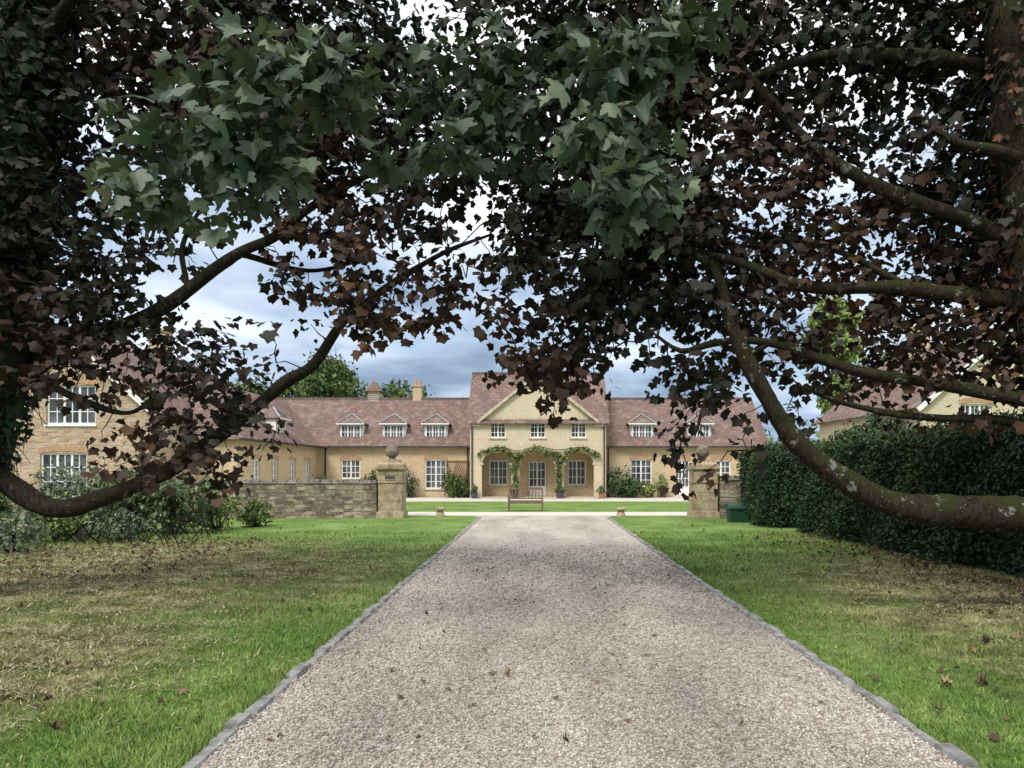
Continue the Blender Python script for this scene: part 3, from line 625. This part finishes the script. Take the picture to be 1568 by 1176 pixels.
# ---------------------------------------------------------------- hedges
def hedge(name,corners,h0,h1,n,wd):
    P=empty(name); (ax,ay),(bx,by)=corners; m=MB(); e=.12
    m.add([(ax+e,ay+e,0),(ax+wd-e,ay+e,0),(bx+wd-e,by-e,0),(bx+e,by-e,0),(ax+e,ay+e,h0-e),(ax+wd-e,ay+e,h0-e),(bx+wd-e,by-e,h1-e),(bx+e,by-e,h1-e)],
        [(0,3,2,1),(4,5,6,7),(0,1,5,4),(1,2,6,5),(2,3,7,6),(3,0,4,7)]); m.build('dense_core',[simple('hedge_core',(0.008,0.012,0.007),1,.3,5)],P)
    L=by-ay; A=[L*h0,L*wd,wd*h0,wd*h1]; A=np.array(A)/sum(A); k=rng.choice(4,n,p=A)
    u=rng.random(n);v=rng.random(n); hh=h0+(h1-h0)*u
    fx=ax+(bx-ax)*u; fy=ay+L*u
    x=np.where(k==0,fx,np.where(k==1,fx+wd*v,np.where(k==2,ax+wd*u,bx+wd*u)))
    y=np.where(k<2,fy,np.where(k==2,ay,by)); z=np.where(k==0,hh*v,np.where(k==1,hh,np.where(k==2,h0*v,h1*v)))
    nr=np.array([(-1,0,0),(0,0,1),(0,-1,0),(0,1,0)],float)[k]
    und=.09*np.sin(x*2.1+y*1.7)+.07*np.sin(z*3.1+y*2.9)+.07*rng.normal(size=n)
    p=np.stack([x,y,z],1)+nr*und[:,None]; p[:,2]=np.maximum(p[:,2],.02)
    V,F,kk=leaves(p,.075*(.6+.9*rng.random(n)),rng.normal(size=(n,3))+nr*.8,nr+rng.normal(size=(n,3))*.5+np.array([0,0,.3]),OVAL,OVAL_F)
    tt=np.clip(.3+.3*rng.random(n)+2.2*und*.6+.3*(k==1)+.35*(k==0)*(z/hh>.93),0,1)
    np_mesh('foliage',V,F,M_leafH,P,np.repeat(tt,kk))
hedge('clipped_hedge',((8.1,1.5),(7.05,19.9)),2.6,2.3,90000,2.4)
hedge('clipped_hedge',((6.75,21.4),(6.75,24.6)),2.2,2.2,26000,2.6)
shrub('laurel_bush',[(-9.6,19.5,.8,1.0,.9,.8),(-10.9,19.8,.9,.9,.8,.8)],2600,.16,M_leafS,shell=.3)
shrub('flowering_shrub',[(-12.6,20.5,1.0,1.3,1,.9),(-11.6,18.5,.5,.8,.7,.5)],2800,.12,M_leafG,shell=.3)
shrub('garden_shrub',[(-14.2,18.5,.7,1.2,.9,.7),(-15.5,19.5,1.2,1.3,1,1.0)],3000,.14,M_leafB,shell=.3)
shrub('garden_shrub',[(-11.2,17.2,.55,.8,.6,.5),(-8.9,20.6,.7,.5,.5,.7)],1800,.11,M_leafY,shell=.3)
shrub('silver_bush',[(-10.6,15.0,.4,.6,.6,.4),(-9.9,17.4,.35,.7,.6,.35)],1600,.09,M_leafG,shell=.3)
shrub('laurel_bush',[(-8.3,21.8,.4,.5,.5,.4)],700,.12,M_leafB,shell=.3)
t=Tubes()
for i in range(120):
    x=-13+5*rng.random(); y=16.5+3*rng.random(); a=rng.normal(size=2)*.6; t.tube([(x,y,0,.014),(x+a[0]*.5,y+a[1]*.5,.5,.011),(x+a[0],y+a[1],.9*rng.random()+.4,.005)],4)
t.build('bare_brush_stems',M_twig)

# ---------------------------------------------------------------- big maples over the drive
# crown density survey: 0.4 m cells, columns run west-east (x), rows run downward from 7.5 m
CELL=.406; X0=-6.68; ZT=7.54
DENS=["77788877877543567889988878888999",
"87757778888754567899988877788899",
"98757788888876677899987777868799",
"98656788898877778999887766657679",
"98446777888777789999886665656689",
"98544566787876589999986576666788",
"98554322675674138999976655666789",
"98775411255663158999987776667889",
"88763000457665467899987766365788",
"88775200057754556799877763568678",
"54654652310220236743345574377656",
"24666562300000018820364354375456",
"01234664100000003200373132243344",
"00014664100000000000252000000100",
"00003562000000000000040000000000",
"00001210000000000000000000000000"]
COV=[0,.06,.14,.26,.40,.52,.65,.77,.87,.935]
spr=[]
ph=rng.random(6)*6.28
def patch(x,z): return math.sin(3.1*x+ph[0]+1.3*math.sin(2.3*z+ph[1]))*math.sin(3.7*z+ph[2]+1.1*math.sin(2.9*x+ph[3]))
def add_spray(x,z,d,depth=9.2):
    leaf=-math.log(1-COV[d])*CELL*CELL/.0033*1.28
    k=leaf/12*(1+.5*patch(x,z)); k=int(k)+(random.random()<k%1)
    for _ in range(k):
        y=min(10.7,max(7.7,random.gauss(depth,.5)))
        spr.append((x+random.uniform(-.5,.5)*CELL*1.05,y,z+random.uniform(-.5,.5)*CELL*1.05))
for r in range(-4,16):
    row=DENS[max(r,0)]
    for c in range(-5,37):
        d=int(row[min(31,max(0,c))])
        if r<0: d=min(d,7)
        if (c<0 or c>31): d=max(0,d-2) if r<10 else d//2
        if d: add_spray(X0+(c+.5)*CELL,ZT-(r+.5)*CELL,d)
spr=np.array(spr)
TL=[[(-8.2,9.5,-.1,.75),(-8.0,9.5,.3,.6),(-7.75,9.5,1.2,.54),(-7.2,9.4,2.3,.50),(-6.9,9.3,3.2,.47),(-6.72,9.3,5.2,.45),(-6.4,9.2,6.8,.37),(-6.0,9.2,7.9,.3),(-5.2,9.2,9.3,.18)],
[(-7.5,9.5,2.0,.16),(-6.95,9.5,1.68,.14),(-6.25,9.5,1.2,.125),(-5.65,9.6,1.28,.115),(-4.8,9.6,1.73,.10),(-4.05,9.7,2.17,.09),(-3.38,9.7,2.82,.08),(-2.87,9.6,3.07,.07),(-2.45,9.5,3.62,.055),(-1.87,9.4,4.04,.045),(-1.19,9.3,4.41,.03),(-.6,9.2,4.6,.018)],
[(-7.1,9.5,2.6,.14),(-6.74,9.45,2.78,.12),(-5.98,9.4,3.32,.10),(-5.23,9.3,3.49,.09),(-4.39,9.3,3.95,.08),(-3.71,9.2,4.37,.07),(-3.29,9.2,4.58,.06),(-2.79,9.1,4.92,.05),(-2.2,9,5.2,.04),(-1.5,9,5.5,.025)],
[(-6.9,9.5,3.05,.07),(-6.3,9.4,2.85,.055),(-5.65,9.3,2.52,.045),(-5.14,9.3,2.4,.03),(-4.7,9.2,2.65,.02)],
[(-6.5,9.4,6.3,.09),(-6.0,9.3,6.6,.08),(-4.9,9.2,6.7,.06),(-4.1,9.1,6.4,.045),(-3.1,9,6.3,.03)],
[(-6.8,9.5,4.7,.06),(-5.9,9.6,4.9,.05),(-5.4,9.7,4.65,.035),(-4.9,9.7,4.3,.02)],
[(-6.2,9.3,7.6,.09),(-4.4,9.2,7.7,.07),(-3.1,9.1,7.2,.05),(-1.9,9,6.8,.04),(-.9,9,6.6,.02)],
[(-6.5,9.4,6.8,.1),(-4.8,7.9,6.9,.055),(-3.2,6.4,5.9,.035),(-2.2,5.8,4.9,.022),(-1.4,5.6,4.4,.012)],
[(-4.39,9.3,3.95,.04),(-4.6,9.6,4.6,.03),(-4.3,9.8,5.4,.02)],[(-3.71,9.2,4.37,.04),(-3.0,9.7,4.3,.03),(-2.2,9.9,4.55,.02)]]
TRR=[[(7.4,8.6,-.1,.75),(7.2,8.6,.3,.6),(6.65,8.5,1.5,.5),(6.15,8.5,2.8,.43),(5.82,8.4,3.7,.40),(5.62,8.3,5.2,.38),(5.36,8.2,6.7,.36),(5.2,8.2,8.3,.26),(4.9,8.2,9.4,.16)],
[(6.6,8.6,1.3,.24),(6.15,8.5,1.27,.22),(5.61,8.5,1.22,.205),(4.95,8.5,1.19,.19),(4.35,8.5,1.22,.165),(3.6,8.5,1.55,.135),(3.0,8.5,2.0,.115),(2.54,8.5,2.66,.10),(2.28,8.5,3.34,.075),(2.09,8.6,3.94,.055),(1.8,8.7,4.3,.035),(1.3,8.8,4.8,.02)],
[(5.9,8.5,3.6,.12),(5.44,8.5,3.68,.10),(4.35,8.5,3.75,.085),(3.22,8.6,3.83,.07),(2.47,8.7,4.09,.055),(1.34,8.8,4.39,.04),(.6,8.9,4.6,.02)],
[(6.2,8.5,2.4,.1),(5.85,8.5,2.5,.09),(4.72,8.6,2.66,.075),(3.97,8.6,2.8,.065),(2.69,8.6,3.15,.05),(2.1,8.6,3.17,.04),(1.7,8.7,3.1,.03),(1.34,8.7,3.32,.015)],
[(6.4,8.6,2.0,.07),(5.6,8.7,2.25,.06),(4.72,8.8,2.3,.045),(3.6,8.8,2.5,.03),(3.1,8.8,2.7,.015)],
[(5.8,8.5,4.2,.11),(5.3,8.6,4.45,.10),(4.35,8.7,4.88,.085),(3.37,8.8,5.48,.07),(2.54,8.8,6.35,.055),(2.1,8.8,7.1,.035)],
[(5.6,8.3,5.1,.08),(5.1,8.1,5.16,.07),(4.6,8,5.2,.05),(4.15,8,5.45,.025)],
[(5.5,8.5,6.2,.09),(5.1,8.6,6.4,.08),(3.6,8.8,6.65,.06),(2.1,8.9,6.2,.045),(.96,9,5.75,.03),(.2,9,5.4,.015)],
[(5.45,8.5,6.7,.1),(3.6,7.2,6.9,.055),(1.8,6.3,6.0,.035),(.75,5.8,5.0,.02)],
[(2.1,8.9,6.2,.04),(1.0,9,6.8,.03),(.1,9,6.7,.02)],[(2.69,8.6,3.15,.04),(2.1,8.8,2.7,.03),(1.9,8.9,2.1,.015)],
[(4.35,8.7,4.88,.05),(3.6,9.1,4.5,.04),(2.6,9.3,4.7,.03),(1.6,9.3,5.2,.02)],[(4.35,8.5,3.75,.05),(3.7,8.9,4.3,.035),(2.9,9.1,4.5,.02)]]
def front(cx,cy,cz,rx,ry,rz,n,slope=0):
    u=unit(rng.normal(size=(n,3)))*(rng.random(n)**.5)[:,None]; p=np.array([cx,cy,cz])+u*np.array([rx,ry,rz]); p[:,2]+=slope*(p[:,0]-cx); return p
FL=np.vstack([front(-2.5,5.8,4.35,.65,.5,.18,14,.15),front(-1.7,5.6,4.65,.6,.4,.16,12,-.2),front(-2.9,5.8,3.85,.36,.3,.14,8,-.3),front(-2.0,5.7,4.02,.4,.3,.12,7,.2),front(-2.3,5.9,4.95,.6,.4,.14,9,0),front(-1.1,6.4,4.5,.5,.4,.2,6,.2)])
FR=np.vstack([front(.62,5.6,4.75,.34,.35,.16,10,.3),front(.55,5.5,4.25,.32,.3,.14,8,-.2),front(.72,5.5,3.75,.28,.3,.18,10,.2),front(1.0,5.7,5.05,.45,.4,.16,8,0)])
FM=np.vstack([front(-.35,7,4.9,.5,.4,.4,13),front(-.7,7,5.5,.8,.4,.4,13),front(.5,7,5.6,.7,.4,.4,11)])
def build_maple(name,limbs,S1,S2,S3,bark,trunkivy,ivn,ivs):
    P=empty(name); T=Tubes(); nodes=[]
    for i,l in enumerate(limbs):
        C=catmull(l,.10); 
        q=np.arange(len(C))*.1+i*2.1
        C[:,0]+=np.minimum(C[:,3],.1)*.35*np.sin(q*4.1); C[:,2]+=np.minimum(C[:,3],.1)*.35*np.sin(q*3.3+1)
        C[:,3]*=1+.10*np.sin(q*5.3)*np.sin(q*1.7)
        T.tube(C,18 if i==0 else 12,.03,.06 if i==0 else .03); nodes.append(C[(6 if i else 20)::2,:3])
    T.build('trunk_and_limbs',bark,P)
    nodes=np.vstack(nodes); cur=nodes.copy()
    A=np.vstack([S1,S2,S3]); d0=np.array([np.min(np.linalg.norm(cur-p,axis=1)) for p in A]); order=np.argsort(d0)
    TW=Tubes(); buf=np.zeros((len(cur)+3*len(A),3)); n=len(cur); buf[:n]=cur; ends=np.zeros((len(A),3))
    for i in order:
        p=A[i]; d=np.linalg.norm(buf[:n]-p,axis=1); k=int(np.argmin(d)); q=buf[k].copy(); L=d[k]
        ends[i]=p-q
        m1=q+(p-q)*.35+rng.normal(size=3)*L*.10+np.array([0,0,.05*L]); m2=q+(p-q)*.7+rng.normal(size=3)*L*.08+np.array([0,0,.06*L])
        r=.004+.007*min(L,1.6)
        TW.tube([(*q,r*1.3),(*m1,r*1.1),(*m2,r*.8),(*p,r*.5)],4,0)
        buf[n]=m1;buf[n+1]=m2;buf[n+2]=p;n+=3
    TW.build('twigs',M_twig,P)
    def lf(Sx,E,per,rad,size,mat,nm,bright,T_,TF_):
        if len(Sx)==0: return
        ns=len(Sx); k=np.repeat(np.arange(ns),per); m=len(k)
        off=rng.normal(size=(m,3))*rad*np.array([1,1,.7]); p=Sx[k]+off
        out=unit(off+unit(E)[k]*rad*.8)
        dr=out*.8+np.array([0,0,-.75])+rng.normal(size=(m,3))*.35
        nn=np.array([0,-.15,.75])+out*.5+rng.normal(size=(m,3))*.55
        st=rng.random(ns); red=np.clip(.58+.42*np.sin(Sx[:,0]*1.1+Sx[:,2]*.9)-.16*(Sx[:,2]-4.2),0,1)
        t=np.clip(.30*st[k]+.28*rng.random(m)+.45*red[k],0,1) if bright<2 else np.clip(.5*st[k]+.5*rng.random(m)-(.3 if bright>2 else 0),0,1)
        V,F,kk=leaves(p,size*(.55+.75*rng.random(m)),dr,nn,T_,TF_); np_mesh(nm,V,F,mat,P,np.repeat(t,kk))
    n1,n2_=len(S1),len(S2)
    lf(S1,ends[:n1],12,.12,.104,M_leafD,'copper_foliage',1.05,MAPLE2,MAPLE2_F)
    lf(S2,ends[n1:n1+n2_],12,.145,.14,M_leafF,'green_foliage',2,MAPLE,MAPLE_F)
    lf(S3,ends[n1+n2_:],12,.14,.13,M_leafF,'dark_green_foliage',3,MAPLE,MAPLE_F)  # same green leaf ramp, tint shifted to its darker end
    C=catmull(limbs[0],.1); n2=ivn; k=rng.integers(12,len(C)-8,n2); a=rng.random(n2)*6.28
    o=np.stack([np.cos(a),np.sin(a),np.zeros(n2)],1); p=C[k,:3]+o*(C[k,3]*(1.02+.3*rng.random(n2)**2))[:,None]
    V,F,kk=leaves(p,ivs*(.6+rng.random(n2)),rng.normal(size=(n2,3))*.4+np.array([0,0,-1]),o+rng.normal(size=(n2,3))*.4); np_mesh('trunk_growth',V,F,trunkivy,P,np.repeat(rng.random(n2)*.7,kk))
    TT=Tubes()
    for i in range(220):
        k=rng.integers(14,len(C)-8); a=rng.random()*6.28; q=C[k,:3]+np.array([math.cos(a),math.sin(a),0])*C[k,3]; o=np.array([math.cos(a),math.sin(a),0])
        TT.tube([(*q,.008),(*(q+o*.12+[0,0,-.1]),.006),(*(q+o*.2+rng.normal(size=3)*.06+[0,0,-.3]),.003)],4,0)
    TT.build('epicormic_twigs',M_twig,P)
side=spr[:,0]+.35*rng.normal(size=len(spr))<-.9
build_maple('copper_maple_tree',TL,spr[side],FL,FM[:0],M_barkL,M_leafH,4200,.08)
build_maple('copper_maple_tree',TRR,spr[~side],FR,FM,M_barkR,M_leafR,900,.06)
print('sprays',len(spr))

# ---------------------------------------------------------------- light, sky, camera
elev,az=math.radians(48),math.radians(205)
w=bpy.data.worlds.new('World'); S.world=w; w.use_nodes=True; nt=w.node_tree
for n in list(nt.nodes): nt.nodes.remove(n)
out=N(nt,'ShaderNodeOutputWorld'); sky=N(nt,'ShaderNodeTexSky',sky_type='NISHITA'); sky.sun_disc=False; sky.sun_elevation=elev; sky.sun_rotation=az
bg=N(nt,'ShaderNodeBackground'); bg.inputs[1].default_value=.15; nt.links.new(sky.outputs[0],bg.inputs[0])
tc=N(nt,'ShaderNodeTexCoord'); sx=N(nt,'ShaderNodeSeparateXYZ'); nt.links.new(tc.outputs['Generated'],sx.inputs[0])
zm=math_(nt,'MAXIMUM',sx.outputs[2],0); zz=math_(nt,'ADD',zm,.16)
cv=N(nt,'ShaderNodeCombineXYZ'); nt.links.new(math_(nt,'DIVIDE',sx.outputs[0],zz),cv.inputs[0]); nt.links.new(math_(nt,'DIVIDE',sx.outputs[1],zz),cv.inputs[1])
cf=noise(nt,.75,4,cv.outputs[0],.55); cc=noise(nt,.9,4,cv.outputs[0],.55)
cc=math_(nt,'ADD',cc,math_(nt,'MULTIPLY_ADD',zm,.70,-.17))
bg2=N(nt,'ShaderNodeBackground'); bg2.inputs[1].default_value=1.35
nt.links.new(ramp(nt,cc,[(0.34,(0.22,0.30,0.42)),(0.44,(0.38,0.48,0.63)),(0.55,(0.66,0.74,0.85)),(0.66,(1.0,1.0,1.0))]),bg2.inputs[0])
mx=N(nt,'ShaderNodeMixShader'); nt.links.new(ramp(nt,cf,[(0.36,(0.6,0.6,0.6)),(0.5,(1,1,1))]),mx.inputs[0]); nt.links.new(bg.outputs[0],mx.inputs[1]); nt.links.new(bg2.outputs[0],mx.inputs[2])
nt.links.new(mx.outputs[0],out.inputs[0])
sd=bpy.data.lights.new('sun','SUN'); sd.energy=2.7; sd.angle=math.radians(18); sd.color=(1,.96,.90)
so=bpy.data.objects.new('sun',sd); COL.objects.link(so)
dirv=Vector((math.sin(az)*math.cos(elev),math.cos(az)*math.cos(elev),math.sin(elev)))
so.rotation_euler=dirv.to_track_quat('Z','Y').to_euler()
cam=bpy.data.cameras.new('camera'); co=bpy.data.objects.new('camera',cam); COL.objects.link(co)
cam.sensor_width=36; cam.lens=26; cam.shift_x=-.0242; cam.shift_y=.083; cam.clip_end=3000; cam.clip_start=.05
co.location=(0,0,1.7); co.rotation_euler=(math.radians(90),0,0); S.camera=co
